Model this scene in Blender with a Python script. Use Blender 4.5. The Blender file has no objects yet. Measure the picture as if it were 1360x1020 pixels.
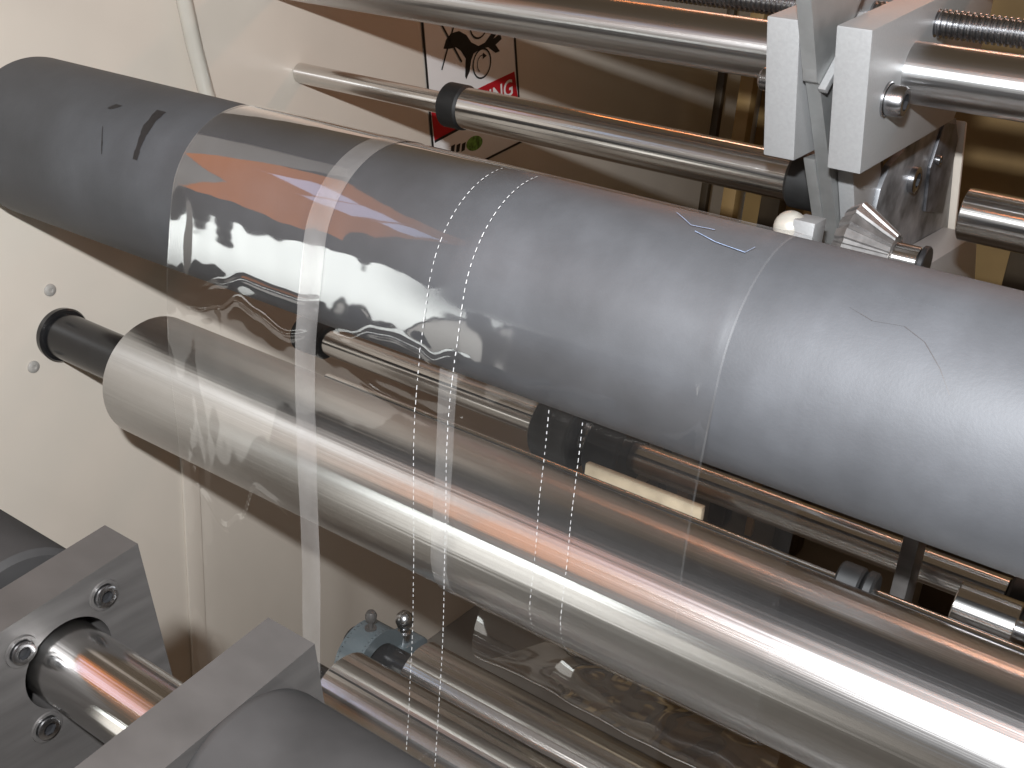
import bpy, bmesh, math, random
from mathutils import Vector, Matrix, noise
from mathutils.geometry import tessellate_polygon

random.seed(4)
R = math.radians
PI = math.pi
scene = bpy.context.scene
col = scene.collection

# ------------------------------------------------------------------ datum
# the frame wall is the plane x = 0, the shop floor z = 0; machine measurements were
# taken from a point 1.2646 m out from the wall and 1.55 m above the floor
OX, OZ = 1.2646, 1.55
def P(x, y, z): return Vector((x + OX, y, z + OZ))

# ------------------------------------------------------------------ camera
cd = bpy.data.cameras.new('camera')
cam = bpy.data.objects.new('camera', cd); col.objects.link(cam)
cd.sensor_width = 36; cd.lens = 39.706
cd.clip_start = 0.02; cd.clip_end = 200
right = Vector((0.81020673, 0.58132136, 0.0750368))
down = Vector((0.29153882, -0.28860896, -0.91198135))
fwd = Vector((-0.50849795, 0.76076957, -0.40331067))
m = Matrix.Identity(4)
for i in range(3):
    m[i][0] = right[i]; m[i][1] = -down[i]; m[i][2] = -fwd[i]
m.translation = P(0, 0, 0)
cam.matrix_world = m
scene.camera = cam

# ------------------------------------------------------------------ world, exposure
w = bpy.data.worlds.new('World'); scene.world = w; w.use_nodes = True
bg = w.node_tree.nodes['Background']
bg.inputs[0].default_value = (1.0, 0.73, 0.48, 1); bg.inputs[1].default_value = 0.10
scene.view_settings.view_transform = 'Standard'
scene.view_settings.look = 'None'
scene.view_settings.exposure = 0
scene.view_settings.gamma = 1
scene.render.engine = 'CYCLES'
scene.cycles.max_bounces = 10
scene.cycles.transparent_max_bounces = 24
scene.cycles.glossy_bounces = 6
scene.cycles.sample_clamp_indirect = 6

# ------------------------------------------------------------------ lamps
def area(name, loc, target, sx, sy, power, colour, spread=180):
    ld = bpy.data.lights.new(name, 'AREA'); ld.shape = 'RECTANGLE'
    ld.size = sx; ld.size_y = sy; ld.energy = power; ld.color = colour; ld.spread = R(spread)
    o = bpy.data.objects.new(name, ld); col.objects.link(o)
    o.location = loc
    d = (target - loc).normalized()
    o.rotation_euler = d.to_track_quat('-Z', 'Y').to_euler()
    return o
# the camera's flash
area('flash_lamp', P(-0.01, -0.11, 0.205), P(-0.25, 0.9, -0.42), 0.05, 0.025, 34.0, (0.93, 0.965, 1.0), 165)
# bright window low in the hall at the left, past the end of the frame wall
area('window_light', P(-2.10, -1.10, -0.64), P(-1.0, -1.10, -0.64), 1.7, 0.28, 7.5, (0.96, 1.0, 0.97))
area('film_fill_light', P(-2.10, -0.95, -1.18), P(-1.0, -0.95, -1.18), 2.0, 0.74, 8.0, (1.0, 0.97, 0.90))  # dim panel added to give the loose film its silver reflection
# added lamps standing in for an orange board with a pale sheet, upper left
area('orange_board_stand_in', P(-2.10, -0.36, 0.62), P(-1.0, -0.36, 0.62), 1.25, 1.42, 6.4, (1.0, 0.27, 0.005), 118)
for py, pz, sw, sh, pw in ((-0.16, 0.99, 0.34, 0.22, 0.45), (-0.50, 0.93, 0.30, 0.34, 0.55), (-0.80, 0.98, 0.22, 0.22, 0.28)):
    area('pale_sheet_stand_in', P(-2.08, py, pz), P(-1.0, py, pz), sw, sh, pw, (0.36, 0.62, 1.0))
# white ceiling tubes; orange strips are added to draw streaks on the rollers
area('ceiling_tube', P(-0.55, -0.50, 0.38), P(-0.55, 0.75, -0.54), 1.5, 0.022, 1.5, (1.0, 0.99, 0.96))
area('orange_streak_lamp', P(0.1, -0.03, 0.82), P(0.1, 0.76, -0.52), 1.3, 0.010, 0.6, (1.0, 0.27, 0.07))
area('orange_streak_lamp', P(0.2, -0.24, 0.72), P(0.2, 0.76, -0.52), 0.9, 0.008, 0.4, (1.0, 0.33, 0.10))
area('rear_tube', P(-0.1, 1.80, 0.26), P(-0.1, 1.08, -0.6), 1.7, 0.02, 0.9, (1.0, 0.9, 0.8))
area('orange_streak_lamp_rear', P(-0.2, 1.75, 0.21), P(-0.2, 0.8, -0.5), 1.9, 0.024, 1.6, (1.0, 0.30, 0.09))

# ------------------------------------------------------------------ materials
def mat(name):
    mm = bpy.data.materials.new(name); mm.use_nodes = True
    nt = mm.node_tree
    return mm, nt, nt.nodes['Principled BSDF']
def add(nt, t, **kw):
    n = nt.nodes.new(t)
    for k, v in kw.items(): setattr(n, k, v)
    return n
def noise_node(nt, scale=(1, 1, 1), s=5, detail=4, rough=0.55):
    tc = add(nt, 'ShaderNodeTexCoord'); mp = add(nt, 'ShaderNodeMapping')
    mp.inputs['Scale'].default_value = scale
    n = add(nt, 'ShaderNodeTexNoise')
    n.inputs['Scale'].default_value = s; n.inputs['Detail'].default_value = detail
    n.inputs['Roughness'].default_value = rough
    nt.links.new(tc.outputs['Object'], mp.inputs[0]); nt.links.new(mp.outputs[0], n.inputs['Vector'])
    return n
def ramp(nt, src, stops):
    r = add(nt, 'ShaderNodeValToRGB')
    e = r.color_ramp.elements
    e[0].position, e[0].color = stops[0][0], (*stops[0][1], 1)
    e[1].position, e[1].color = stops[-1][0], (*stops[-1][1], 1)
    for p, c in stops[1:-1]:
        x = e.new(p); x.color = (*c, 1)
    nt.links.new(src, r.inputs[0])
    return r
def bump(nt, b, src, strength, dist):
    bn = add(nt, 'ShaderNodeBump'); bn.inputs['Strength'].default_value = strength
    bn.inputs['Distance'].default_value = dist
    nt.links.new(src, bn.inputs['Height']); nt.links.new(bn.outputs[0], b.inputs['Normal'])
    return bn

def simple(name, c, rough=0.5, metal=0.0, var=0.12, s=30, bmp=0.0, scale=(1, 1, 1), spec=0.5, coat=0):
    mm, nt, b = mat(name)
    n = noise_node(nt, scale, s)
    r = ramp(nt, n.outputs['Fac'], [(0.3, tuple(x * (1 - var) for x in c)), (0.7, tuple(min(1, x * (1 + var)) for x in c))])
    nt.links.new(r.outputs[0], b.inputs['Base Color'])
    mr = add(nt, 'ShaderNodeMapRange'); mr.inputs['To Min'].default_value = rough * 0.85; mr.inputs['To Max'].default_value = min(1, rough * 1.2)
    nt.links.new(n.outputs['Fac'], mr.inputs['Value']); nt.links.new(mr.outputs[0], b.inputs['Roughness'])
    b.inputs['Metallic'].default_value = metal
    b.inputs['Specular IOR Level'].default_value = spec
    b.inputs['Coat Weight'].default_value = coat; b.inputs['Coat Roughness'].default_value = 0.12
    if bmp: bump(nt, b, n.outputs['Fac'], bmp, 0.002)
    return mm

def turned_metal(name, c, rough, aniso, grain=0.25, rot=0.25, broad=0.25):
    """ground cylinder: fine rings round it smear highlights along its length"""
    mm, nt, b = mat(name)
    b.inputs['Metallic'].default_value = 1.0
    n = noise_node(nt, (260, 3, 3), 1.0, 3)          # fine rings
    n2 = noise_node(nt, (1.5, 22, 22), 1.0, 5)       # lengthwise wear
    mx = add(nt, 'ShaderNodeMath', operation='MULTIPLY_ADD')
    nt.links.new(n.outputs['Fac'], mx.inputs[0]); mx.inputs[1].default_value = 0.08
    nt.links.new(n2.outputs['Fac'], mx.inputs[2])
    r = ramp(nt, mx.outputs[0], [(0.35, tuple(x * (1 - grain) for x in c)), (0.95, c)])
    nt.links.new(r.outputs[0], b.inputs['Base Color'])
    mr = add(nt, 'ShaderNodeMapRange')
    mr.inputs['From Min'].default_value = 0.3; mr.inputs['From Max'].default_value = 0.9
    mr.inputs['To Min'].default_value = rough * 0.8; mr.inputs['To Max'].default_value = rough * 1.25
    nt.links.new(mx.outputs[0], mr.inputs['Value']); nt.links.new(mr.outputs[0], b.inputs['Roughness'])
    b.inputs['Anisotropic'].default_value = aniso
    b.inputs['Anisotropic Rotation'].default_value = rot
    t = add(nt, 'ShaderNodeTangent'); t.direction_type = 'RADIAL'; t.axis = 'X'
    nt.links.new(t.outputs[0], b.inputs['Tangent'])
    n4 = noise_node(nt, (0.25, 70, 70), 1.0, 4, 0.6)      # faint lengthwise grinding lines
    bn = bump(nt, b, n4.outputs['Fac'], 0.4, 0.0018)
    # part of the surface is duller, from polishing wear
    b2 = add(nt, 'ShaderNodeBsdfPrincipled'); b2.inputs['Metallic'].default_value = 1.0
    b2.inputs['Roughness'].default_value = 0.35; b2.inputs['Anisotropic'].default_value = 0.6
    b2.inputs['Anisotropic Rotation'].default_value = rot
    nt.links.new(bn.outputs[0], b2.inputs['Normal'])
    nt.links.new(r.outputs[0], b2.inputs['Base Color']); nt.links.new(t.outputs[0], b2.inputs['Tangent'])
    mix = add(nt, 'ShaderNodeMixShader')
    mb = add(nt, 'ShaderNodeMapRange'); mb.inputs['From Min'].default_value = 0.3; mb.inputs['From Max'].default_value = 0.7
    mb.inputs['To Min'].default_value = broad * 0.6; mb.inputs['To Max'].default_value = broad * 1.4
    n3 = noise_node(nt, (2.5, 9, 9), 1.0, 5)
    nt.links.new(n3.outputs['Fac'], mb.inputs['Value']); nt.links.new(mb.outputs[0], mix.inputs[0])
    nt.links.new(b.outputs[0], mix.inputs[1]); nt.links.new(b2.outputs[0], mix.inputs[2])
    nt.links.new(mix.outputs[0], nt.nodes['Material Output'].inputs[0])
    return mm

M = {}
M['cream'] = simple('cream_paint', (0.61, 0.55, 0.475), 0.30, 0, 0.03, 6, 0.04)
M['chrome_big'] = turned_metal('ground_chrome', (0.84, 0.84, 0.84), 0.20, 0.92, broad=0.55)
M['chrome'] = turned_metal('chrome', (0.74, 0.725, 0.705), 0.14, 0.85, 0.15, broad=0.15)
M['chrome_bar'] = turned_metal('satin_bar_steel', (0.72, 0.72, 0.72), 0.24, 0.85, broad=0.35)
M['black'] = simple('black_anodised', (0.012, 0.012, 0.013), 0.22, 0, 0.2, 40)
M['black_rubber'] = simple('black_plastic', (0.008, 0.008, 0.008), 0.55, 0, 0.3, 40)
M['steel'] = simple('ground_steel', (0.098, 0.091, 0.087), 0.42, 0.5, 0.16, 12, 0.04, (1, 1, 8))
M['alu'] = simple('bead_blasted_aluminium', (0.36, 0.36, 0.36), 0.42, 0.30, 0.05, 300, 0.10)
M['blade'] = simple('blade_steel', (0.40, 0.405, 0.40), 0.45, 0.7, 0.06, 60, 0.05)
M['cast'] = simple('dirty_cast_aluminium', (0.20, 0.205, 0.215), 0.42, 0.5, 0.75, 22, 0.15)
M['cast_dark'] = simple('darker_cast_aluminium', (0.10, 0.10, 0.108), 0.42, 0.5, 0.7, 40, 0.15)  # darker tone of the casting, used on its raised web
M['bolt'] = simple('bolt_steel', (0.42, 0.42, 0.43), 0.25, 1.0, 0.12, 60)
M['screw'] = simple('dull_screw', (0.42, 0.40, 0.37), 0.4, 0.2, 0.1, 60)
M['gear'] = simple('gear_steel', (0.25, 0.24, 0.235), 0.42, 0.8, 0.3, 60)
M['socket'] = simple('dark_socket', (0.03, 0.03, 0.032), 0.4, 0.5, 0.2, 60)
M['bluegrey'] = simple('blue_grey_enamel', (0.075, 0.092, 0.100), 0.30, 0, 0.15, 25, 0.05)
M['dark_roller'] = simple('dark_grey_rubber', (0.028, 0.0265, 0.026), 0.7, 0, 0.22, 16, 0.10, spec=0.25)
M['floor'] = simple('pale_concrete', (0.15, 0.135, 0.115), 0.7, 0, 0.2, 3)
M['rear'] = simple('brown_panel', (0.34, 0.22, 0.09), 0.5, 0, 0.2, 4)
M['rear_dark'] = simple('dark_post', (0.05, 0.035, 0.02), 0.4, 0, 0.2, 8)
M['tube'] = simple('clear_cream_hose', (0.52, 0.49, 0.43), 0.12, 0, 0.05, 20, coat=1)
M['white_ink'] = simple('sticker_white', (0.74, 0.73, 0.72), 0.35, 0, 0.02, 20)
M['black_ink'] = simple('sticker_black', (0.015, 0.014, 0.014), 0.4, 0, 0.1, 20)
M['red_ink'] = simple('sticker_red', (0.42, 0.012, 0.02), 0.35, 0, 0.06, 20)
M['green_ink'] = simple('sticker_green', (0.14, 0.28, 0.06), 0.4, 0, 0.8, 90)
M['hair'] = simple('hair', (0.045, 0.040, 0.040), 0.5, 0, 0.1, 40)
M['glint'] = simple('pale_blue_glint', (0.20, 0.25, 0.36), 0.4, 0, 0.3, 200)  # colour of the reflected glints painted on the film
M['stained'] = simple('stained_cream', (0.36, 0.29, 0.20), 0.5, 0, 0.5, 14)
M['ivory'] = simple('ivory_cap', (0.55, 0.52, 0.46), 0.3, 0.3, 0.05, 30)
M['grime'] = simple('grease', (0.010, 0.009, 0.010), 0.5, 0, 0.3, 40)

# rubber sleeve: blue-grey, with smudges and a little chalky bloom
mm, nt, b = mat('grey_rubber_sleeve')
n = noise_node(nt, (1, 1, 1), 9, 6, 0.6); n2 = noise_node(nt, (1, 1, 1), 420, 2)
n3 = noise_node(nt, (30, 2, 2), 1, 3)
r = ramp(nt, n.outputs['Fac'], [(0.30, (0.054, 0.0555, 0.060)), (0.5, (0.067, 0.069, 0.075)), (0.72, (0.086, 0.089, 0.097))])
mixc = add(nt, 'ShaderNodeMix', data_type='RGBA', blend_type='MULTIPLY'); mixc.inputs[0].default_value = 0.35
r3 = ramp(nt, n3.outputs['Fac'], [(0.3, (0.75, 0.75, 0.75)), (0.7, (1, 1, 1))])
nt.links.new(r.outputs[0], mixc.inputs[6]); nt.links.new(r3.outputs[0], mixc.inputs[7])
nt.links.new(mixc.outputs[2], b.inputs['Base Color'])
mr = add(nt, 'ShaderNodeMapRange'); mr.inputs['To Min'].default_value = 0.46; mr.inputs['To Max'].default_value = 0.64
nt.links.new(n.outputs['Fac'], mr.inputs['Value']); nt.links.new(mr.outputs[0], b.inputs['Roughness'])
bump(nt, b, n2.outputs['Fac'], 0.12, 0.001)
b.inputs['Specular IOR Level'].default_value = 0.35
M['rubber'] = mm

def film_mat(name, haze, gloss, hazecol=(0.8, 0.8, 0.8), rough=0.02):
    mm = bpy.data.materials.new(name); mm.use_nodes = True
    nt = mm.node_tree; nt.nodes.clear()
    out = add(nt, 'ShaderNodeOutputMaterial')
    tr = add(nt, 'ShaderNodeBsdfTransparent'); gl = add(nt, 'ShaderNodeBsdfGlossy'); df = add(nt, 'ShaderNodeBsdfDiffuse')
    tr.inputs[0].default_value = (0.995, 0.995, 0.995, 1)
    at = add(nt, 'ShaderNodeAttribute'); at.attribute_name = 'cling'
    cl0 = add(nt, 'ShaderNodeMath', operation='MAXIMUM'); cl0.inputs[1].default_value = 0.0
    nt.links.new(at.outputs['Fac'], cl0.inputs[0])
    rg = add(nt, 'ShaderNodeMath', operation='MULTIPLY_ADD'); rg.inputs[1].default_value = 0.45; rg.inputs[2].default_value = rough
    nt.links.new(cl0.outputs[0], rg.inputs[0]); nt.links.new(rg.outputs[0], gl.inputs['Roughness'])
    gl.inputs[0].default_value = (1, 1, 1, 1)
    df.inputs[0].default_value = (*hazecol, 1)
    # thin sheet: reflects alike from both sides, more at a grazing view
    fr = add(nt, 'ShaderNodeLayerWeight'); fr.inputs['Blend'].default_value = 0.5
    pw = add(nt, 'ShaderNodeMath', operation='POWER'); pw.inputs[1].default_value = 4.5
    nt.links.new(fr.outputs['Facing'], pw.inputs[0])
    ma = add(nt, 'ShaderNodeMath', operation='MULTIPLY_ADD'); ma.inputs[1].default_value = 0.8; ma.inputs[2].default_value = gloss; ma.use_clamp = True
    nt.links.new(pw.outputs[0], ma.inputs[0])
    wt = add(nt, 'ShaderNodeMath', operation='MULTIPLY_ADD'); wt.inputs[1].default_value = -0.85; wt.inputs[2].default_value = 1.0
    nt.links.new(at.outputs['Fac'], wt.inputs[0])
    mg = add(nt, 'ShaderNodeMath', operation='MULTIPLY'); nt.links.new(ma.outputs[0], mg.inputs[0]); nt.links.new(wt.outputs[0], mg.inputs[1])
    ma = mg
    m1 = add(nt, 'ShaderNodeMixShader'); m2 = add(nt, 'ShaderNodeMixShader')
    n = noise_node(nt, (1, 1, 0.35), 26, 5)
    mr = add(nt, 'ShaderNodeMapRange'); mr.inputs['From Min'].default_value = 0.3; mr.inputs['From Max'].default_value = 0.75
    mr.inputs['To Min'].default_value = haze * 0.6; mr.inputs['To Max'].default_value = haze * 1.4
    nt.links.new(n.outputs['Fac'], mr.inputs['Value'])
    nt.links.new(mr.outputs[0], m1.inputs[0]); nt.links.new(tr.outputs[0], m1.inputs[1]); nt.links.new(df.outputs[0], m1.inputs[2])
    nt.links.new(ma.outputs[0], m2.inputs[0]); nt.links.new(m1.outputs[0], m2.inputs[1]); nt.links.new(gl.outputs[0], m2.inputs[2])
    nt.links.new(m2.outputs[0], out.inputs[0])
    return mm
M['film'] = film_mat('clear_film', 0.005, 0.045, (0.8, 0.8, 0.8), 0.045)
M['seal'] = film_mat('frosted_seal', 0.22, 0.015, (0.50, 0.48, 0.465), 0.15)
M['seal_faint'] = film_mat('faint_frosted_seal', 0.12, 0.06, (0.7, 0.69, 0.68), 0.15)
M['hem'] = film_mat('film_edge', 0.018, 0.05, (0.85, 0.85, 0.84), 0.1)
M['dash'] = simple('perforation_white', (0.55, 0.55, 0.55), 0.5, 0, 0.03, 20)

# ------------------------------------------------------------------ mesh helpers
def link(name, me, material, parent=None):
    o = bpy.data.objects.new(name, me); col.objects.link(o)
    if material: me.materials.append(material)
    if parent is not None: o.parent = parent
    return o
def finish(bm, name, material, parent=None, origin=None, sharp=35, smooth=True):
    """origin: world point that becomes the object's origin"""
    pw = Vector((0, 0, 0))
    if parent is not None:
        p = parent
        while p is not None: pw = pw + p.location; p = p.parent
    o0 = origin if origin is not None else pw
    bmesh.ops.translate(bm, verts=bm.verts, vec=-o0)
    bmesh.ops.recalc_face_normals(bm, faces=bm.faces)
    me = bpy.data.meshes.new(name); bm.to_mesh(me); bm.free()
    if smooth:
        for f in me.polygons: f.use_smooth = True
        me.set_sharp_from_angle(angle=R(sharp))
    o = link(name, me, material, parent)
    o.location = o0 - pw
    return o
def thing(name, label, cat, loc, group=None):
    o = bpy.data.objects.new(name, None); col.objects.link(o); o.location = loc; o.empty_display_size = 0.05
    o['label'] = label; o['category'] = cat
    if group: o['group'] = group
    return o
def tag(o, label, cat, group=None):
    o['label'] = label; o['category'] = cat
    if group: o['group'] = group
    return o

def lathe(bm, yc, zc, prof, seg=96, cap=True):
    """turn (x, r) profile round the axis parallel to x through (yc, zc), machine coordinates"""
    rings = []
    for x, rr in prof:
        if rr < 1e-6:
            rings.append([bm.verts.new(P(x, yc, zc))])
        else:
            rings.append([bm.verts.new(P(x, yc + rr * math.cos(2 * PI * i / seg), zc + rr * math.sin(2 * PI * i / seg))) for i in range(seg)])
    for a, b_ in zip(rings, rings[1:]):
        for i in range(seg):
            j = (i + 1) % seg
            if len(a) == 1 and len(b_) == 1: continue
            if len(a) == 1: bm.faces.new((a[0], b_[i], b_[j]))
            elif len(b_) == 1: bm.faces.new((a[i], a[j], b_[0]))
            else: bm.faces.new((a[i], a[j], b_[j], b_[i]))
    if cap:
        if len(rings[0]) > 1: bm.faces.new(rings[0])
        if len(rings[-1]) > 1: bm.faces.new(rings[-1])
def rod(x0, x1, r, ch=0.001):
    return [(x0, r - ch), (x0 + ch, r), (x1 - ch, r), (x1, r - ch)]
def turned(name, yc, zc, prof, material, parent=None, seg=96):
    bm = bmesh.new(); lathe(bm, yc, zc, prof, seg)
    xm = 0.5 * (prof[0][0] + prof[-1][0])
    return finish(bm, name, material, parent, P(xm, yc, zc))
def prism(bm, poly, x0, x1, bev=0.0, hole=None):
    """extrude a (y, z) outline from x0 to x1; hole = list of (y, z)"""
    loops = [[Vector((p[0], p[1], 0)) for p in poly]]
    if hole: loops.append([Vector((p[0], p[1], 0)) for p in hole])
    flat = [v for l in loops for v in l]
    va = [bm.verts.new(P(x0, v.x, v.y)) for v in flat]; vb = [bm.verts.new(P(x1, v.x, v.y)) for v in flat]
    if hole:
        for t in tessellate_polygon(loops):
            bm.faces.new([va[i] for i in t]); bm.faces.new([vb[i] for i in t])
    else:
        bm.faces.new(va); bm.faces.new(vb)
    k = 0
    es = []
    for l in loops:
        n_ = len(l)
        for i in range(n_):
            j = (i + 1) % n_
            bm.faces.new((va[k + i], va[k + j], vb[k + j], vb[k + i]))
        k += n_
    if bev and not hole:
        bmesh.ops.bevel(bm, geom=list(bm.edges), offset=bev, segments=2, profile=0.6, affect='EDGES')
    elif bev:
        n0 = len(poly); outer = set(va[:n0]) | set(vb[:n0])
        bm.verts.index_update()
        ed = [e for e in bm.edges if e.verts[0] in outer and e.verts[1] in outer and
              len(e.link_faces) == 2 and e.calc_face_angle(0) > 0.4]
        bmesh.ops.bevel(bm, geom=ed, offset=bev, segments=2, profile=0.6, affect='EDGES')
def box(bm, x0, x1, y0, y1, z0, z1, bev=0.0):
    prism(bm, [(y0, z0), (y1, z0), (y1, z1), (y0, z1)], x0, x1, bev)
def slab(name, poly, x0, x1, material, parent=None, bev=0.0012, hole=None):
    bm = bmesh.new(); prism(bm, poly, x0, x1, bev, hole)
    return finish(bm, name, material, parent)
def circle(y, z, r, n_): return [(y + r * math.cos(2 * PI * i / n_), z + r * math.sin(2 * PI * i / n_)) for i in range(n_)]
def tube(bm, pts, r, seg=12):
    prev = None
    for i, p in enumerate(pts):
        a = pts[max(0, i - 1)]; b_ = pts[min(len(pts) - 1, i + 1)]
        t = (b_ - a).normalized(); u = t.cross(Vector((0.9, 0.1, 0.31))).normalized(); v = t.cross(u)
        ring = [bm.verts.new(p + (u * math.cos(2 * PI * k / seg) + v * math.sin(2 * PI * k / seg)) * r) for k in range(seg)]
        if prev:
            for k in range(seg): bm.faces.new((prev[k], prev[(k + 1) % seg], ring[(k + 1) % seg], ring[k]))
        else: bm.faces.new(ring)
        prev = ring
    bm.faces.new(prev)
def ball(bm, c, r, u=20, v=12):
    bmesh.ops.create_uvsphere(bm, u_segments=u, v_segments=v, radius=r, matrix=Matrix.Translation(c))

def hex_bolt(x, y, z, r, h, parent, name='bolt'):
    """round socket cap screw standing proud of a face that looks along +x"""
    bm = bmesh.new()
    lathe(bm, y, z, [(x - 0.001, r), (x + h * 0.85, r), (x + h, r * 0.88), (x + h, r * 0.55)], 28, cap=False)
    b_ = finish(bm, name, M['bolt'], parent, P(x, y, z))
    bm = bmesh.new()
    lathe(bm, y, z, [(x + h, r * 0.56), (x + h * 0.35, r * 0.50), (x + h * 0.35, 0)], 6, cap=False)
    finish(bm, 'socket', M['socket'], b_, P(x, y, z), smooth=False)
    return b_

# ------------------------------------------------------------------ setting
bm = bmesh.new(); box(bm, -3.2, 4.0, -3.0, 5.0, -1.75, -1.55)
fl = finish(bm, 'floor', M['floor'], smooth=False); fl['kind'] = 'structure'

wall = thing('side_plate', 'cream enamelled machine side plate that all the rollers run out from', 'side plate', P(-1.30, 1.8, -1.55))
slab('plate', [(0.32, -1.55), (3.3, -1.55), (3.3, 0.06), (0.66, 0.06), (0.73, 0.45), (0.58, 0.45), (0.52, 0.20), (0.50, 0.03), (0.32, -0.01)], -1.3246, -1.2646, M['cream'], wall, 0.004)
slab('rib', [(0.994, -1.50), (1.026, -1.50), (1.024, -0.80), (0.992, -0.80)], -1.2640, -1.2590, M['cream'], wall, 0.0024)
for (y, z) in ((0.800, -0.5238), (0.7659, -0.6218)):
    bm = bmesh.new(); lathe(bm, y, z, [(-1.2650, 0.0085), (-1.2625, 0.0080), (-1.2612, 0.0055), (-1.2610, 0.0030), (-1.2622, 0.0026), (-1.2622, 0)], 24, cap=False)
    finish(bm, 'screw', M['screw'], wall, P(-1.263, y, z))

rp = thing('rear_panel', 'dark brown panel closing the back of the machine behind the rollers', 'panel', P(0, 3.0, -1.55))
bm = bmesh.new(); box(bm, -1.26, 2.4, 3.0, 3.05, -1.545, 0.6, 0.004); finish(bm, 'panel', M['rear'], rp)
for i, (px, wd, mm) in enumerate(((-1.19, 0.02, 'rear_dark'), (-1.13, 0.035, 'rear'), (-1.03, 0.05, 'rear_dark'), (-0.92, 0.02, 'rear'), (-0.84, 0.07, 'rear_dark'), (-0.45, 0.16, 'rear_dark'), (-0.2, 0.03, 'rear'))):
    bm = bmesh.new(); box(bm, px, px + wd, 2.55, 2.55 + min(wd, 0.05), -1.545, 0.2, 0.004)
    finish(bm, 'upright', M[mm], rp)

# hose on the wall
bm = bmesh.new()
tube(bm, [P(-1.251, 1.018, -0.05), P(-1.251, 1.024, -0.17), P(-1.249, 1.036, -0.23), P(-1.247, 1.050, -0.285), P(-1.245, 1.075, -0.36), P(-1.245, 1.09, -0.45)], 0.0105, 16)
tag(finish(bm, 'hose', M['tube'], None, P(-1.25, 1.05, -0.28)), 'pale glossy hose running down the cream plate at upper left', 'hose')

# ------------------------------------------------------------------ main rubber roller
AY, AZ, AR = 0.7693, -0.3116, 0.0921
rr = thing('rubber_roller', 'large dark grey rubber covered roller across the top, film running over it', 'roller', P(-0.3, AY, AZ))
prof = [(-1.214 + 0.012 * (1 - math.cos(a)), AR - 0.012 + 0.012 * math.sin(a)) for a in [i * PI / 16 for i in range(9)]]
prof = [(-1.214, 0.03)] + prof + [(0.70, AR), (0.71, AR - 0.01)]
turned('rubber_sleeve', AY, AZ, prof, M['rubber'], rr, 160)
turned('journal', AY, AZ, rod(-1.2640, -1.2145, 0.028), M['chrome'], rr, 48)
def on_cyl(yc, zc, r, x, a): return P(x, yc + r * math.cos(R(a)), zc + r * math.sin(R(a)))
def smear(pts, parent, name='grease_smear', material='grime'):
    bm = bmesh.new(); prev = None
    pts2 = []
    for (x0, a0, w0), (x1, a1, w1) in zip(pts, pts[1:]):
        for k in range(6):
            t = k / 6; pts2.append((x0 + (x1 - x0) * t, a0 + (a1 - a0) * t, w0 + (w1 - w0) * t))
    pts2.append(pts[-1])
    for x, a, wd in pts2:
        j = random.uniform(0.8, 1.2)
        row = [bm.verts.new(on_cyl(AY, AZ, AR + 0.0003, x + s * wd * j, a)) for s in (-0.5, 0, 0.5)]
        if prev:
            for k in range(2): bm.faces.new((prev[k], prev[k + 1], row[k + 1], row[k]))
        prev = row
    return finish(bm, name, M[material], parent)
smear([(-0.927, 118, 0.016), (-0.926, 132, 0.011), (-0.922, 145, 0.008), (-0.920, 154.5, 0.006)], rr)
smear([(-0.986, 122, 0.012), (-0.994, 127, 0.006)], rr)
smear([(-0.985, 140, 0.001), (-0.975, 150, 0.0022), (-0.970, 157, 0.001)], rr)
smear([(-0.2137, 127.5, 0.0006), (-0.196, 131, 0.0015), (-0.176, 129.5, 0.0011), (-0.16, 134, 0.0009), (-0.145, 143, 0.0007), (-0.134, 152, 0.0005)], rr, 'hair_scratch', 'hair')

# ------------------------------------------------------------------ big chrome roller
BY, BZ, BR = 0.8095, -0.5871, 0.0760
cr = thing('chrome_roller', 'big ground chrome roller low across the middle on a black shaft', 'roller', P(-0.3, BY, BZ))
turned('roller_tube', BY, BZ, [(-1.072, 0.033), (-1.074, 0.072), (-1.0725, BR - 0.001), (-1.071, BR), (0.70, BR), (0.702, 0.07)], M['chrome_big'], cr, 160)
turned('shaft', BY, BZ, rod(-1.2640, -1.060, 0.0305), M['black'], cr, 64)
turned('flange_ring', BY, BZ, [(-1.2644, 0.0306), (-1.2644, 0.0355), (-1.256, 0.0365), (-1.253, 0.0345), (-1.252, 0.0312)], M['black'], cr, 64)

# ------------------------------------------------------------------ upper idlers and bar
EY, EZ = 1.2470, -0.2834
e1 = thing('idler_roller', 'slim chrome idler roller with black end collars in front of the warning sign', 'roller', P(-0.7, EY, EZ))
turned('roller_tube', EY, EZ, rod(-0.944, -0.468, 0.0279), M['chrome'], e1)
turned('shaft', EY, EZ, rod(-1.2640, -0.970, 0.0150), M['chrome'], e1, 48)
turned('end_collar', EY, EZ, rod(-0.978, -0.944, 0.0305, 0.003), M['black_rubber'], e1, 64)
turned('end_collar', EY, EZ, rod(-0.468, -0.425, 0.0335, 0.004), M['black_rubber'], e1, 64)
e2 = thing('idler_roller', 'bright chrome roller at the right edge beyond the grey casting', 'roller', P(0.0, EY, EZ))
turned('roller_tube', EY, EZ, rod(-0.274, 0.6, 0.0279), M['chrome'], e2)

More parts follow.
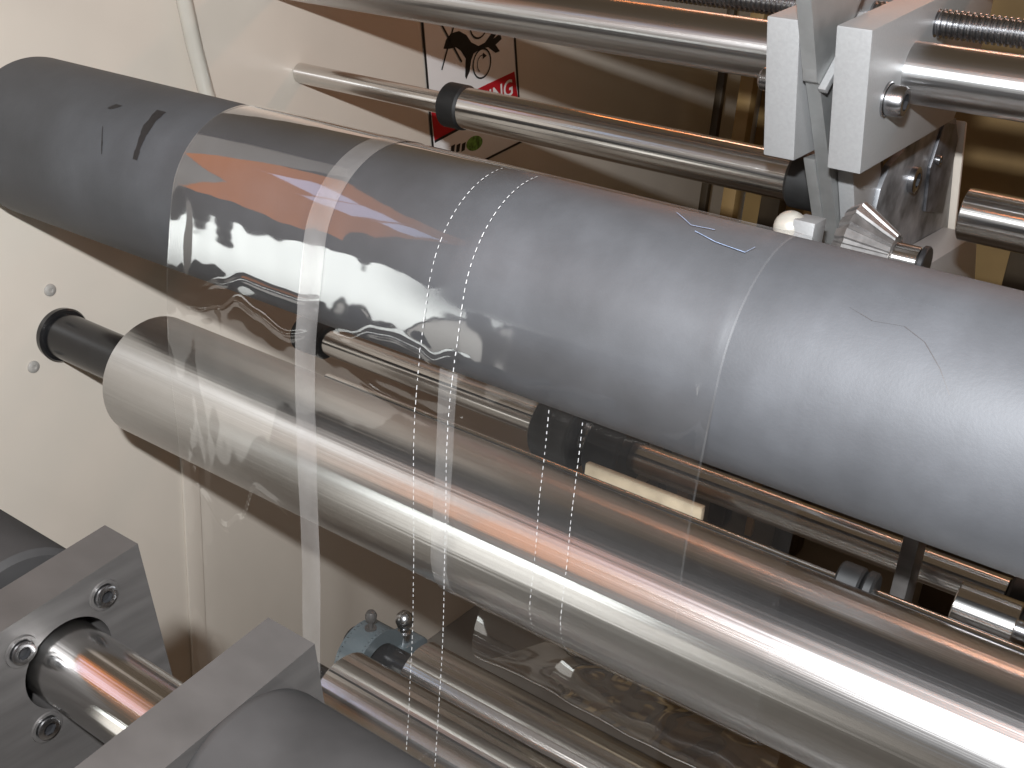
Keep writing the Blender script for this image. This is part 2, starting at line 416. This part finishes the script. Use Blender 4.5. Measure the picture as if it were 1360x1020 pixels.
GY, GZ, GR = 1.1916, -0.1421, 0.0306
tb = turned('support_bar', GY, GZ, rod(-1.2640, 0.6, GR, 0.002), M['chrome_bar'], None, 128)
tag(tb, 'thick satin steel bar across the top, gripped by the two clamp plates', 'bar')
bm = bmesh.new(); pr = []
x = -1.2
while x < 0.45:
    pr += [(x, 0.0118), (x + 0.0016, 0.0145), (x + 0.0036, 0.0145), (x + 0.0048, 0.0118)]; x += 0.0060
lathe(bm, 1.2462, -0.097, pr, 28)
tag(finish(bm, 'threaded_rod', M['bolt'], None, P(-0.3, 1.2462, -0.097), 20), 'threaded steel rod lying behind and just above the thick bar', 'threaded rod')
t3 = turned('round_bar', 1.36, -0.045, rod(-0.36, 0.6, 0.022, 0.002), M['chrome_bar'], None, 64)
tag(t3, 'bright steel bar at the top right corner above the threaded rod', 'bar')

# clamp plates
J = [(1.0476, -0.0945), (1.094, -0.2325), (1.40, -0.213), (1.46, -0.12), (1.45, -0.045)]
j2 = thing('clamp_plate', 'right hand aluminium clamp plate with a round bolt on its flat side', 'clamp plate', P(-0.361, 1.09, -0.2325), 'clamp plates gripping the thick bar')
slab('plate', J, -0.3785, -0.3445, M['alu'], j2, 0.0022)
hex_bolt(-0.3445, 1.1282, -0.1633, 0.0150, 0.019, j2)
bm = bmesh.new(); lathe(bm, 1.1282, -0.1633, [(-0.3446, 0.0175), (-0.3425, 0.0175), (-0.3420, 0.0165)], 32, cap=False); finish(bm, 'washer', M['bolt'], j2, P(-0.343, 1.1282, -0.1633))
j1 = thing('clamp_plate', 'left hand aluminium clamp plate, beside the tapering blade holder', 'clamp plate', P(-0.430, 1.09, -0.2325), 'clamp plates gripping the thick bar')
j1b = slab('plate', [(a, z) for a, z in J], -0.447, -0.4135, M['alu'], j1, 0.0022)
bm = bmesh.new(); lathe(bm, 1.085, -0.157, [(-0.4475, 0.011), (-0.456, 0.011), (-0.459, 0.008), (-0.459, 0)], 24, cap=False)
finish(bm, 'bolt', M['bolt'], j1, P(-0.45, 1.085, -0.157))

# blade holder between the plates
bl = thing('blade_holder', 'long tapering grey steel blade holder hanging between the two clamp plates', 'blade holder', P(-0.40, 1.05, -0.1))
K = [(1.0055, -0.06), (1.0165, -0.075), (1.060, -0.138), (1.066, -0.150), (1.076, -0.152), (1.2255, -0.343), (1.236, -0.352),
     (1.2640, -0.3025), (1.2420, -0.268), (1.125, -0.150), (1.105, -0.134), (1.16, -0.06)]
slab('blade', K, -0.4085, -0.394, M['blade'], bl, 0.0012)
slab('blade_foot', [(1.1395, -0.2365), (1.2255, -0.343), (1.236, -0.352), (1.262, -0.3035), (1.240, -0.269), (1.21, -0.2365)], -0.4215, -0.4088, M['blade'], bl, 0.001)
slab('blade_foot', [(1.160, -0.234), (1.236, -0.346), (1.262, -0.300), (1.268, -0.262), (1.245, -0.234)], -0.3936, -0.376, M['alu'], bl, 0.0015)
slab('chamfer_strip', [(1.070, -0.1555), (1.078, -0.160), (1.150, -0.095), (1.145, -0.088)], -0.3937, -0.3860, M['alu'], bl, 0.001)

# casting with its gear
ca = thing('bearing_bracket', 'grimy grey cast bracket with a screw and slot, below the right clamp plate', 'bracket', P(-0.375, 1.5, -0.42))
CA = [(1.2792, -0.2558), (1.4161, -0.2166), (1.4613, -0.2154), (1.5184, -0.2285), (1.5339, -0.2416), (1.6565, -0.4760), (1.2852, -0.4701), (1.2554, -0.3570), (1.2614, -0.2796)]
slab('casting', CA, -0.379, -0.371, M['cast'], ca, 0.0015)
slab('edge_flange', [(1.5351, -0.2332), (1.5434, -0.2356), (1.6660, -0.4819), (1.6577, -0.4819)], -0.384, -0.362, M['cream'], ca, 0.002)
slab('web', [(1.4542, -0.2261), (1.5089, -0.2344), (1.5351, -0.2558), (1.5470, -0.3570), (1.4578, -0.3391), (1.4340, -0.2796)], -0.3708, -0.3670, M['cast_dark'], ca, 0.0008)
hex_bolt(-0.3710, 1.3750, -0.2850, 0.0160, 0.008, ca, 'screw')
hex_bolt(-0.3670, 1.4536, -0.2719, 0.0060, 0.006, ca, 'screw')
slab('foot', [(1.2911, -0.3760), (1.5827, -0.3832), (1.6541, -0.4784), (1.2852, -0.4701)], -0.3706, -0.325, M['alu'], ca, 0.002)
gr = thing('cone_gear', 'small fluted conical steel gear with a chrome hub, in front of the cast bracket', 'gear', P(-0.33, 1.0437, -0.2777))
GYc, GZc = 1.1300, -0.3150
bm = bmesh.new()
NT = 18
for k in range(NT):
    a0 = 2 * PI * k / NT; prs = []
    for (da, rs) in ((0.0, 0.92), (0.05, 1.0), (0.24, 1.0), (0.29, 0.92)):
        row = []
        for (x_, r_) in ((-0.3580, 0.041), (-0.3460, 0.0485), (-0.3050, 0.0240)):
            rq = r_ * rs; row.append(bm.verts.new(P(x_, GYc + rq * math.cos(a0 + da), GZc + rq * math.sin(a0 + da))))
        prs.append(row)
    for u, v in zip(prs, prs[1:]):
        for q in range(2): bm.faces.new((u[q], u[q + 1], v[q + 1], v[q]))
    for q in (0, 2): bm.faces.new([row[q] for row in prs])
tth = finish(bm, 'gear_teeth', M['gear'], gr, P(-0.33, GYc, GZc), 25); tth['kind'] = 'stuff'
turned('gear_body', GYc, GZc, [(-0.3578, 0.037), (-0.3460, 0.0460), (-0.306, 0.0222), (-0.305, 0.012)], M['gear'], gr, 48)
turned('hub', GYc, GZc, rod(-0.306, -0.278, 0.0165, 0.002), M['chrome'], gr, 40)
turned('pin', GYc, GZc, rod(-0.278, -0.272, 0.0190, 0.001), M['socket'], gr, 32)
an = thing('acorn_nut', 'pale domed cap nut under the left clamp plate, above the rubber roller', 'nut', P(-0.40, 1.10, -0.30))
bm = bmesh.new(); ball(bm, P(-0.407, 1.10, -0.3010), 0.0175); finish(bm, 'dome', M['ivory'], an, P(-0.407, 1.10, -0.2985), 60)
bm = bmesh.new(); box(bm, -0.400, -0.377, 1.086, 1.118, -0.330, -0.288, 0.001); finish(bm, 'block', M['alu'], an)

# ------------------------------------------------------------------ rollers seen in the gap between the two big ones
PY, PZ, PR = 1.0890, -0.6136, 0.0185
p1 = thing('guide_roller', 'chrome guide roller with black clamps, half hidden under the rubber roller', 'roller', P(-0.5, PY, PZ))
for x0, x1 in ((-1.045, -0.673), (-0.616, -0.594), (-0.545, -0.112)):
    turned('roller_tube', PY, PZ, rod(x0, x1, PR), M['chrome'], p1, 72)
turned('shaft', PY, PZ, rod(-1.10, 0.6, 0.011), M['black'], p1, 40)
for x0, x1, rq in ((-1.10, -1.046, 0.026), (-0.672, -0.617, 0.044), (-0.593, -0.546, 0.044), (-0.111, -0.02, 0.024)):
    turned('clamp_collar', PY, PZ, rod(x0, x1, rq, 0.003), M['black_rubber'], p1, 48)
QY, QZ, QR = 0.8940, -0.5515, 0.0082
q1 = thing('thin_rod', 'thin dark rod lying just behind the big chrome roller with small sleeves', 'rod', P(-0.5, QY, QZ))
turned('rod', QY, QZ, rod(-0.862, 0.6, 0.0070), M['chrome'], q1, 32)
for x0, x1 in ((-0.228, -0.206), (-0.204, -0.194)):
    turned('collar', QY, QZ + 0.003, rod(x0, x1, 0.0185, 0.002), M['black_rubber'], q1, 40)
sl = thing('sleeve', 'short bright chrome sleeve at the right edge in the gap between the big rollers', 'sleeve', P(-0.1, 0.95, -0.565))
turned('tube', 0.945, -0.5600, rod(-0.135, -0.082, 0.024), M['chrome'], sl, 48)
turned('spindle', 0.945, -0.5600, rod(-0.1352, 0.3, 0.009), M['bolt'], sl, 32)
gp = thing('guard_plate', 'cream painted guard plate glimpsed under the chrome guide roller', 'guard plate', P(-0.50, 1.026, -0.78))
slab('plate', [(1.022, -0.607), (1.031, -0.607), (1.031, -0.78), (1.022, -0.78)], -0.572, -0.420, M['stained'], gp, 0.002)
bm = bmesh.new(); box(bm, -0.20, -0.185, 0.98, 1.02, -0.75, -0.52, 0.002)
tag(finish(bm, 'stay_bar', M['steel']), 'upright grey stay bar in the dark gap near the right edge', 'bar')

# ------------------------------------------------------------------ rollers below
DY, DZ, DR = 0.7303, -0.8226, 0.0518
d1 = thing('lower_roller', 'polished chrome roller at the bottom centre, nearer of the low pair', 'roller', P(-0.3, DY, DZ))
turned('roller_tube', DY, DZ, rod(-0.680, 0.5, DR, 0.0015), M['chrome'], d1, 128)
turned('shaft', DY, DZ, rod(-0.790, -0.680, 0.020), M['black'], d1, 40)
D2Y, D2Z, D2R = 0.8792, -0.8885, 0.0436
d2 = thing('lower_roller', 'dark polished roller behind the bottom chrome one, beside the arched bearing clamp', 'roller', P(-0.3, D2Y, D2Z))
turned('roller_tube', D2Y, D2Z, rod(-0.690, 0.5, D2R, 0.0015), M['chrome'], d2, 128)
turned('shaft', D2Y, D2Z, rod(-0.800, -0.690, 0.018), M['black'], d2, 40)
CX, CZ = 0.014, -0.008                              # the clamp sits close against the dark roller's end
bc = thing('bearing_housing', 'blue grey arched bearing clamp with a bolt and a chrome ball knob', 'bearing housing', P(-0.76, D2Y, D2Z - 0.1))
ro, ri = 0.046, 0.028
arch = [(D2Y - 0.012 + ro * math.cos(R(a)), D2Z + 0.005 + ro * math.sin(R(a))) for a in range(-10, 191, 8)] + \
       [(D2Y - 0.012 + ri * math.cos(R(a)), D2Z + 0.005 + ri * math.sin(R(a))) for a in range(190, -11, -8)]
arch = [(y, z + CZ) for y, z in arch]
slab('cap', arch, -0.790 + CX, -0.755 + CX, M['bluegrey'], bc, 0.004)
slab('lug', [(D2Y + 0.02, D2Z - 0.05), (D2Y + 0.070, D2Z - 0.05), (D2Y + 0.070, D2Z - 0.006), (D2Y + 0.062, D2Z + 0.002), (D2Y + 0.018, D2Z + 0.006)], -0.785 + CX, -0.745 + CX, M['bluegrey'], bc, 0.004)
def up_lathe(name, x, y, z, prof, material, parent, seg=24):
    bm = bmesh.new(); prev = None
    for h, r_ in prof:
        ring = [bm.verts.new(P(x + r_ * math.cos(2 * PI * k / seg), y + r_ * math.sin(2 * PI * k / seg), z + h)) for k in range(seg)]
        if prev:
            for k in range(seg): bm.faces.new((prev[k], prev[(k + 1) % seg], ring[(k + 1) % seg], ring[k]))
        prev = ring
    bm.faces.new(prev)
    return finish(bm, name, material, parent, P(x, y, z))
up_lathe('bolt', -0.772 + CX, D2Y - 0.012, D2Z + 0.0485 + CZ, [(0, 0.0075), (0.004, 0.0075), (0.004, 0.0030), (0.014, 0.0030), (0.015, 0.0068), (0.022, 0.0075), (0.027, 0.0050), (0.028, 0.0005)], M['steel'], bc)
kn = up_lathe('knob', -0.760 + CX, D2Y + 0.038, D2Z + 0.002, [(0, 0.0095), (0.014, 0.0090), (0.016, 0.006), (0.020, 0.0060), (0.024, 0.0095), (0.031, 0.0118), (0.038, 0.0105), (0.043, 0.006), (0.045, 0.0005)], M['bolt'], bc)

# ------------------------------------------------------------------ dark roller in its pillow plates, near the camera
SY, SZ = 0.3450, -0.4909
fr = thing('dark_roller', 'near dark rubber roller at the lower left with a bare chrome journal between steel plates', 'roller', P(-0.4, SY, SZ))
turned('roller_sleeve', SY, SZ, rod(-1.20, -0.612, 0.0601, 0.004), M['dark_roller'], fr)
turned('roller_sleeve', SY, SZ, [(-0.3962, 0.030), (-0.3958, 0.0560), (-0.3925, 0.0592), (-0.388, 0.0601), (0.3, 0.0601), (0.302, 0.05)], M['dark_roller'], fr)
turned('journal', SY, SZ, rod(-0.612, -0.3955, 0.0272), M['chrome'], fr, 96)
PL = [(0.4032, -0.4259), (0.4246, -0.5464), (0.436, -0.625), (0.262, -0.625), (0.235, -0.4525)]
hole = circle(SY, SZ, 0.0325, 48)
pp1 = thing('pillow_plate', 'thick grey steel plate at the left edge with socket bolts round a shaft hole', 'steel plate', P(-0.58, SY, -0.62), 'steel plates carrying the near roller')
slab('plate', PL, -0.598, -0.5625, M['steel'], pp1, 0.0022, hole)
for (y, z) in ((0.3742, -0.4524), (0.3125, -0.4631), (0.3236, -0.5304), (0.386, -0.520)):
    bm = bmesh.new(); lathe(bm, y, z, [(-0.5626, 0.0112), (-0.5612, 0.0108), (-0.5612, 0.0088)], 32, cap=False)
    finish(bm, 'counterbore', M['steel'], pp1, P(-0.56, y, z))
    hex_bolt(-0.5622, y, z, 0.0080, 0.0035, pp1)
pp2 = thing('pillow_plate', 'plain thick grey steel plate at the bottom, in front of the film strip', 'steel plate', P(-0.416, SY, -0.62), 'steel plates carrying the near roller')
slab('plate', PL, -0.4365, -0.3965, M['steel'], pp2, 0.0022, hole)

# ------------------------------------------------------------------ film
class Web:
    def __init__(self, path, disp, cling):
        self.pts = path; self.s = [0]; self.disp = disp; self.cling = cling   # cling: 1 where the sheet sticks to matte rubber and takes its texture
        for a, b_ in zip(path, path[1:]): self.s.append(self.s[-1] + math.hypot(b_[0] - a[0], b_[1] - a[1]))
    def at(self, s):
        i = 0
        while i < len(self.s) - 2 and self.s[i + 1] < s: i += 1
        t = (s - self.s[i]) / (self.s[i + 1] - self.s[i]); a, b_ = self.pts[i], self.pts[i + 1]
        y = a[0] + (b_[0] - a[0]) * t; z = a[1] + (b_[1] - a[1]) * t
        ny = a[2] + (b_[2] - a[2]) * t; nz = a[3] + (b_[3] - a[3]) * t
        l = math.hypot(ny, nz); return y, z, ny / l, nz / l
    def p(self, x, s, off=0.0):
        y, z, ny, nz = self.at(s); d = self.disp(x, s) + off
        return P(x, y + ny * d, z + nz * d)
    def sheet(self, name, x0, x1, s0, s1, nx, ns, material, parent=None, off=0.0, origin=None, wob=0):
        bm = bmesh.new(); rows = []; cl = []
        for j in range(ns + 1):
            s = s0 + (s1 - s0) * j / ns
            dx = wob * noise.noise(Vector((s * 5, 3.3, x0)))
            rows.append([bm.verts.new(self.p(x0 + (x1 - x0) * i / nx + dx, s, off)) for i in range(nx + 1)])
        for a, b_ in zip(rows, rows[1:]):
            for i in range(nx): bm.faces.new((a[i], a[i + 1], b_[i + 1], b_[i]))
        for j in range(ns + 1): cl += [self.cling(x0 + (x1 - x0) * i / nx, s0 + (s1 - s0) * j / ns) for i in range(nx + 1)]
        o = finish(bm, name, material, parent, origin, 180)
        o.data.attributes.new('cling', 'FLOAT', 'POINT').data.foreach_set('value', cl)
        return o
    def dashes(self, x, s0, s1, parent, off, wd=0.00072, ln=0.0036, gap=0.0030):
        bm = bmesh.new(); s = s0
        while s < s1:
            l2 = ln * random.uniform(0.7, 1.2); q = wd * random.uniform(0.7, 1.1)
            v = [bm.verts.new(self.p(x + dx * q, s + ds * l2, off)) for dx, ds in ((-0.5, 0), (0.5, 0), (0.5, 0.5), (0.5, 1), (-0.5, 1), (-0.5, 0.5))]
            bm.faces.new((v[0], v[1], v[2], v[5])); bm.faces.new((v[5], v[2], v[3], v[4]))
            s += ln + gap
        o = finish(bm, 'perforation_line', M['dash'], parent, None, 180); o['kind'] = 'stuff'
        return o

RF = AR + 0.0022
path = [(AY + RF * math.cos(R(a)), AZ + RF * math.sin(R(a)), math.cos(R(a)), math.sin(R(a))) for a in range(20, 173, 2)]
S_A = RF * R(160)
yf, zf = path[-1][0], path[-1][1]
sd = 0.0
while sd < 0.62:                                     # it leaves the roller a little early and bellies towards the viewer
    sd += 0.008
    if sd < 0.075: a = 172 + 2.8 * sd / 0.075
    elif sd < 0.16: a = 174.8 + (sd - 0.075) / 0.085 * 8.2
    elif sd < 0.30: a = 183
    else: a = 183 - min(1, (sd - 0.30) / 0.08) * 3
    yf += 0.008 * math.sin(R(a - 180))
    zf -= 0.008 * math.cos(R(a - 180)); path.append((yf, zf, math.cos(R(a)), math.sin(R(a))))
def smooth(a, b_, t):
    t = max(0, min(1, (t - a) / (b_ - a))); return t * t * (3 - 2 * t)
# creases in the loose film: (x, distance below the roller's middle)
CREASES = [
 ([(-0.816, 0.062), (-0.781, 0.048), (-0.750, 0.036), (-0.721, 0.037), (-0.683, 0.037), (-0.646, 0.029)], 0.0010),
 ([(-0.847, 0.086), (-0.814, 0.084), (-0.782, 0.074), (-0.756, 0.058), (-0.731, 0.064), (-0.697, 0.073), (-0.655, 0.062)], 0.0010),
 ([(-0.843, 0.140), (-0.840, 0.213), (-0.828, 0.290), (-0.792, 0.318), (-0.766, 0.298), (-0.740, 0.251), (-0.719, 0.255), (-0.685, 0.267)], 0.0015),
 ([(-0.646, 0.058), (-0.619, 0.055), (-0.593, 0.043), (-0.568, 0.040), (-0.542, 0.042), (-0.526, 0.047), (-0.508, 0.039), (-0.482, 0.036)], 0.0009),
 ([(-0.618, 0.086), (-0.574, 0.094), (-0.516, 0.097), (-0.489, 0.088), (-0.469, 0.097), (-0.440, 0.089)], 0.0009)]
def crease(x, s):
    d = 0.0
    for pts, amp in CREASES:
        if x < pts[0][0] or x > pts[-1][0]: continue
        for a, b_ in zip(pts, pts[1:]):
            if a[0] <= x <= b_[0]:
                t = (x - a[0]) / (b_[0] - a[0]); t = t * t * (3 - 2 * t); q = s - S_A - (a[1] + (b_[1] - a[1]) * t)
                if abs(q) < 0.012:
                    e = smooth(pts[0][0], pts[0][0] + 0.03, x) * (1 - smooth(pts[-1][0] - 0.03, pts[-1][0], x))
                    d += amp * e * math.exp(-(q / 0.0032) ** 2)
                break
    return d
def disp1(x, s):
    left = 1 - smooth(-0.56, -0.42, x)
    loose = smooth(S_A - 0.040, S_A - 0.012, s) * (1 - smooth(S_A + 0.02, S_A + 0.10, s))
    hang = smooth(S_A - 0.02, S_A + 0.05, s)
    amp = 0.0002 + loose * 0.0019 * left + hang * (0.0008 + 0.0006 * left)
    v = Vector((x * 11, s * 9, 0.7)); v2 = Vector((x * 40, s * 22, 4.1))
    curl = 0.0012 * math.exp(-((x + 0.290) / 0.006) ** 2) * (1 - hang)
    return amp * (1.0 * noise.noise(v) + 0.30 * noise.noise(v2)) + curl + crease(x, s)
def cling1(x, s):
    c = smooth(-0.60, -0.50, x + 0.03 * noise.noise(Vector((s * 20, x * 8, 5.5)))) * (1 - smooth(S_A - 0.01, S_A + 0.02, s))
    return c * (0.75 + 0.25 * noise.noise(Vector((x * 30, s * 30, 8.8)))) - 2.7 * (1 - c) * (1 - smooth(S_A + 0.01, S_A + 0.06, s))   # below 0: two layers lie together here and shine more
web1 = Web(path, disp1, cling1)
f1 = thing('clear_film', 'front web of clear plastic film with a frosted band, over the rubber roller', 'plastic film', P(-0.57, AY, AZ))
X0, X1 = -0.856, -0.281
SE = S_A + 0.58
web1.sheet('film_sheet', X0, X1, 0.0, SE, 220, 620, M['film'], f1)
web1.sheet('seal_strip', -0.681, -0.656, 0.0, SE, 12, 200, M['seal'], f1, 0.0006)
web1.sheet('edge_hem', X0 - 0.0004, X0 + 0.0010, 0.0, SE, 2, 200, M['hem'], f1, 0.0005)
web1.sheet('edge_hem', X1 - 0.0010, X1 + 0.0006, 0.0, S_A + 0.20, 2, 200, M['hem'], f1, 0.0005)
for pts in ([(-0.372, 95), (-0.352, 104), (-0.333, 103)], [(-0.345, 108), (-0.325, 112), (-0.300, 114), (-0.296, 109)]):  # pale blue strokes that paint reflected glints onto the film
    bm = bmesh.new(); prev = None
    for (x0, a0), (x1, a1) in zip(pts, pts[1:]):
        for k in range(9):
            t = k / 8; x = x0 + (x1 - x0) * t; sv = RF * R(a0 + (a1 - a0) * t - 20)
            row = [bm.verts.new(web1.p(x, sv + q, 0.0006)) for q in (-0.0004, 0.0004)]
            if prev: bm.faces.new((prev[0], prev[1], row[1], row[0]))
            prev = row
    finish(bm, 'painted_glint', M['glint'], f1)
for x in (-0.539, -0.5035):
    web1.dashes(x, RF * R(72), SE, f1, 0.0008)

ys = 0.7310
rb = BY - ys
path2 = [(ys, -0.392 - 0.195 * k / 20, -1, 0) for k in range(21)]
path2 += [(BY + rb * math.cos(R(a)), BZ + rb * math.sin(R(a)), math.cos(R(a)), math.sin(R(a))) for a in range(183, 300, 3)]
ylast, zlast = path2[-1][0], path2[-1][1]
ctrl = [(ylast, zlast), (0.830, -0.690), (0.816, -0.722), (0.816, -0.750), (0.834, -0.772), (0.870, -0.788), (0.920, -0.806), (0.980, -0.832)]
tail = []
for i in range(len(ctrl) - 1):                      # smooth curve through the points
    p0, p1, p2, p3 = ctrl[max(0, i - 1)], ctrl[i], ctrl[i + 1], ctrl[min(len(ctrl) - 1, i + 2)]
    for k in range(1, 9):
        t = k / 8
        tail.append(tuple(0.5 * (2 * p1[q] + (p2[q] - p0[q]) * t + (2 * p0[q] - 5 * p1[q] + 4 * p2[q] - p3[q]) * t * t + (3 * p1[q] - p0[q] - 3 * p2[q] + p3[q]) * t ** 3) for q in (0, 1)))
pv = (ylast, zlast)
for i, q in enumerate(tail):
    nx_ = tail[min(i + 1, len(tail) - 1)]; dy, dz = nx_[0] - pv[0], nx_[1] - pv[1]; l = math.hypot(dy, dz)
    path2.append((q[0], q[1], dz / l, -dy / l)); pv = q
def disp2(x, s):
    on = smooth(0.12, 0.20, s) * (1 - smooth(0.33, 0.38, s))
    amp = 0.0022 * (1 - on) + 0.0002 + 0.0025 * smooth(0.36, 0.40, s)
    return amp * (noise.noise(Vector((x * 11, s * 12, 9.3))) + 0.4 * noise.noise(Vector((x * 30, s * 22, 2.3)))) + 0.0004
web2 = Web(path2, disp2, lambda x, s: -2.2 * smooth(0.36, 0.42, s))
f2 = thing('clear_film', 'rear web of clear film clinging to the big chrome roller', 'plastic film', P(-0.4, ys, BZ))
E2 = web2.s[-1]
web2.sheet('film_sheet', -0.566, -0.226, 0.0, E2, 160, 200, M['film'], f2)
web2.sheet('seal_strip', -0.5655, -0.546, 0.0, 0.25, 8, 90, M['seal_faint'], f2, 0.0005)
for x in (-0.449, -0.4155):
    web2.dashes(x, 0.0, 0.30, f2, 0.0007)

# ------------------------------------------------------------------ warning sticker on the wall
XS = -1.2646
st = thing('warning_sign', 'white and red warning sticker with a hand caught between rollers, on the cream plate', 'warning sign', P(XS, 1.68, -0.48))
def flat(name, pts, lift, material, th=0.0003):
    bm = bmesh.new()
    va = [bm.verts.new(P(XS + lift, y, z)) for y, z in pts]
    vb = [bm.verts.new(P(XS + lift - th, y, z)) for y, z in pts]
    for t in tessellate_polygon([[Vector((y, z, 0)) for y, z in pts]]): bm.faces.new([va[i] for i in t])
    n_ = len(pts)
    for i in range(n_): bm.faces.new((va[i], va[(i + 1) % n_], vb[(i + 1) % n_], vb[i]))
    return finish(bm, name, material, st, None, smooth=False)
def stroke(name, pts, wd, lift, material, closed=False):
    bm = bmesh.new(); n_ = len(pts); L_, R_ = [], []
    for i, p in enumerate(pts):
        a = pts[(i - 1) % n_] if closed or i > 0 else p
        b_ = pts[(i + 1) % n_] if closed or i < n_ - 1 else p
        dy, dz = b_[0] - a[0], b_[1] - a[1]; l = math.hypot(dy, dz) or 1
        oy, oz = -dz / l * wd / 2, dy / l * wd / 2
        L_.append(bm.verts.new(P(XS + lift, p[0] + oy, p[1] + oz))); R_.append(bm.verts.new(P(XS + lift, p[0] - oy, p[1] - oz)))
    for i in range(n_ if closed else n_ - 1):
        j = (i + 1) % n_; bm.faces.new((L_[i], L_[j], R_[j], R_[i]))
    return finish(bm, name, material, st, None, smooth=False)
TL, BL, BRc, TR = (1.520, -0.170), (1.588, -0.5085), (1.853, -0.463), (1.776, -0.150)
flat('backing', [TL, BL, BRc, TR], 0.0006, M['white_ink'])
stroke('border', [TL, BL, BRc, TR], 0.0075, 0.0016, M['black_ink'], True)
flat('red_band', [(1.5658, -0.3754), (1.5787, -0.4284), (1.6478, -0.4133), (1.8290, -0.3747), (1.8110, -0.3243), (1.724, -0.3412), (1.64, -0.3592)], 0.0011, M['red_ink'])
stroke('band_line', [(1.5787, -0.4290), (1.6478, -0.4140), (1.8290, -0.3755)], 0.005, 0.0014, M['black_ink'])
hand = [(1.5913, -0.2691), (1.5969, -0.2544), (1.6096, -0.2442), (1.6322, -0.2412), (1.6539, -0.2492), (1.6694, -0.2626), (1.6918, -0.2703), (1.7108, -0.2655), (1.7288, -0.2502), (1.7431, -0.2437), (1.7496, -0.2475), (1.735, -0.2605), (1.7566, -0.2516), (1.7614, -0.262), (1.7438, -0.2711), (1.7589, -0.2836), (1.7455, -0.2857), (1.7216, -0.2741), (1.6972, -0.2755), (1.6786, -0.2829), (1.6725, -0.2938), (1.6696, -0.3136), (1.6613, -0.3267), (1.6574, -0.3212), (1.6563, -0.2899), (1.6399, -0.2748), (1.6254, -0.2684), (1.6072, -0.27)]
flat('hand_symbol', hand, 0.0013, M['black_ink'])
for (cy, cz) in ((1.7052, -0.3018), (1.6884, -0.2300)):
    stroke('roller_symbol', [(cy + 0.0265 * math.cos(R(a)), cz + 0.0265 * math.sin(R(a))) for a in range(0, 360, 15)], 0.0032, 0.0017, M['black_ink'], True)
    stroke('arrow_symbol', [(cy + 0.014 * math.cos(R(a)), cz + 0.015 * math.sin(R(a))) for a in range(70, 260, 15)], 0.0016, 0.0017, M['black_ink'])
    flat('arrow_symbol', [(cy + 0.001, cz + 0.019), (cy + 0.013, cz + 0.013), (cy + 0.002, cz + 0.008)], 0.0017, M['black_ink'])
stroke('cross_line', [(1.5765, -0.2224), (1.6441, -0.2947)], 0.0036, 0.0019, M['black_ink'])
stroke('cross_line', [(1.6173, -0.2282), (1.5883, -0.3046)], 0.0036, 0.0019, M['black_ink'])
def text(body, y, z, size, rot, material, lift=0.0015, name='lettering'):
    cu = bpy.data.curves.new('t', 'FONT'); cu.body = body; cu.size = size; cu.align_x = 'RIGHT'; cu.offset = size * 0.012
    o = bpy.data.objects.new('t', cu); col.objects.link(o)
    bpy.context.view_layer.update()
    me = bpy.data.meshes.new_from_object(o.evaluated_get(bpy.context.evaluated_depsgraph_get()))
    bpy.data.objects.remove(o)
    c, s = math.cos(rot), math.sin(rot)
    for v in me.vertices:
        a, b_ = v.co.x, v.co.y
        v.co = P(XS + lift, y + a * c - b_ * s, z + a * s + b_ * c) - st.location
    me.materials.clear()
    return link(name, me, material, st)
text('WARNING', 1.8130, -0.3660, 0.044, 0.205, M['white_ink'])
for k in range(3):
    y = 1.628 + k * 0.016
    flat('small_symbol', [(y, -0.4435), (y + 0.011, -0.4410), (y + 0.009, -0.4560), (y - 0.001, -0.4580)], 0.0011, M['black_ink'])
gp_ = [(1.668 + 0.025 * math.cos(R(a)) * (1 + 0.25 * noise.noise(Vector((a, 1, 2)))), -0.447 + 0.014 * math.sin(R(a)) * (1 + 0.4 * noise.noise(Vector((a, 7, 2))))) for a in range(0, 360, 20)]
flat('green_mark', [(y + 0.03, z) for y, z in gp_], 0.0012, M['green_ink'])
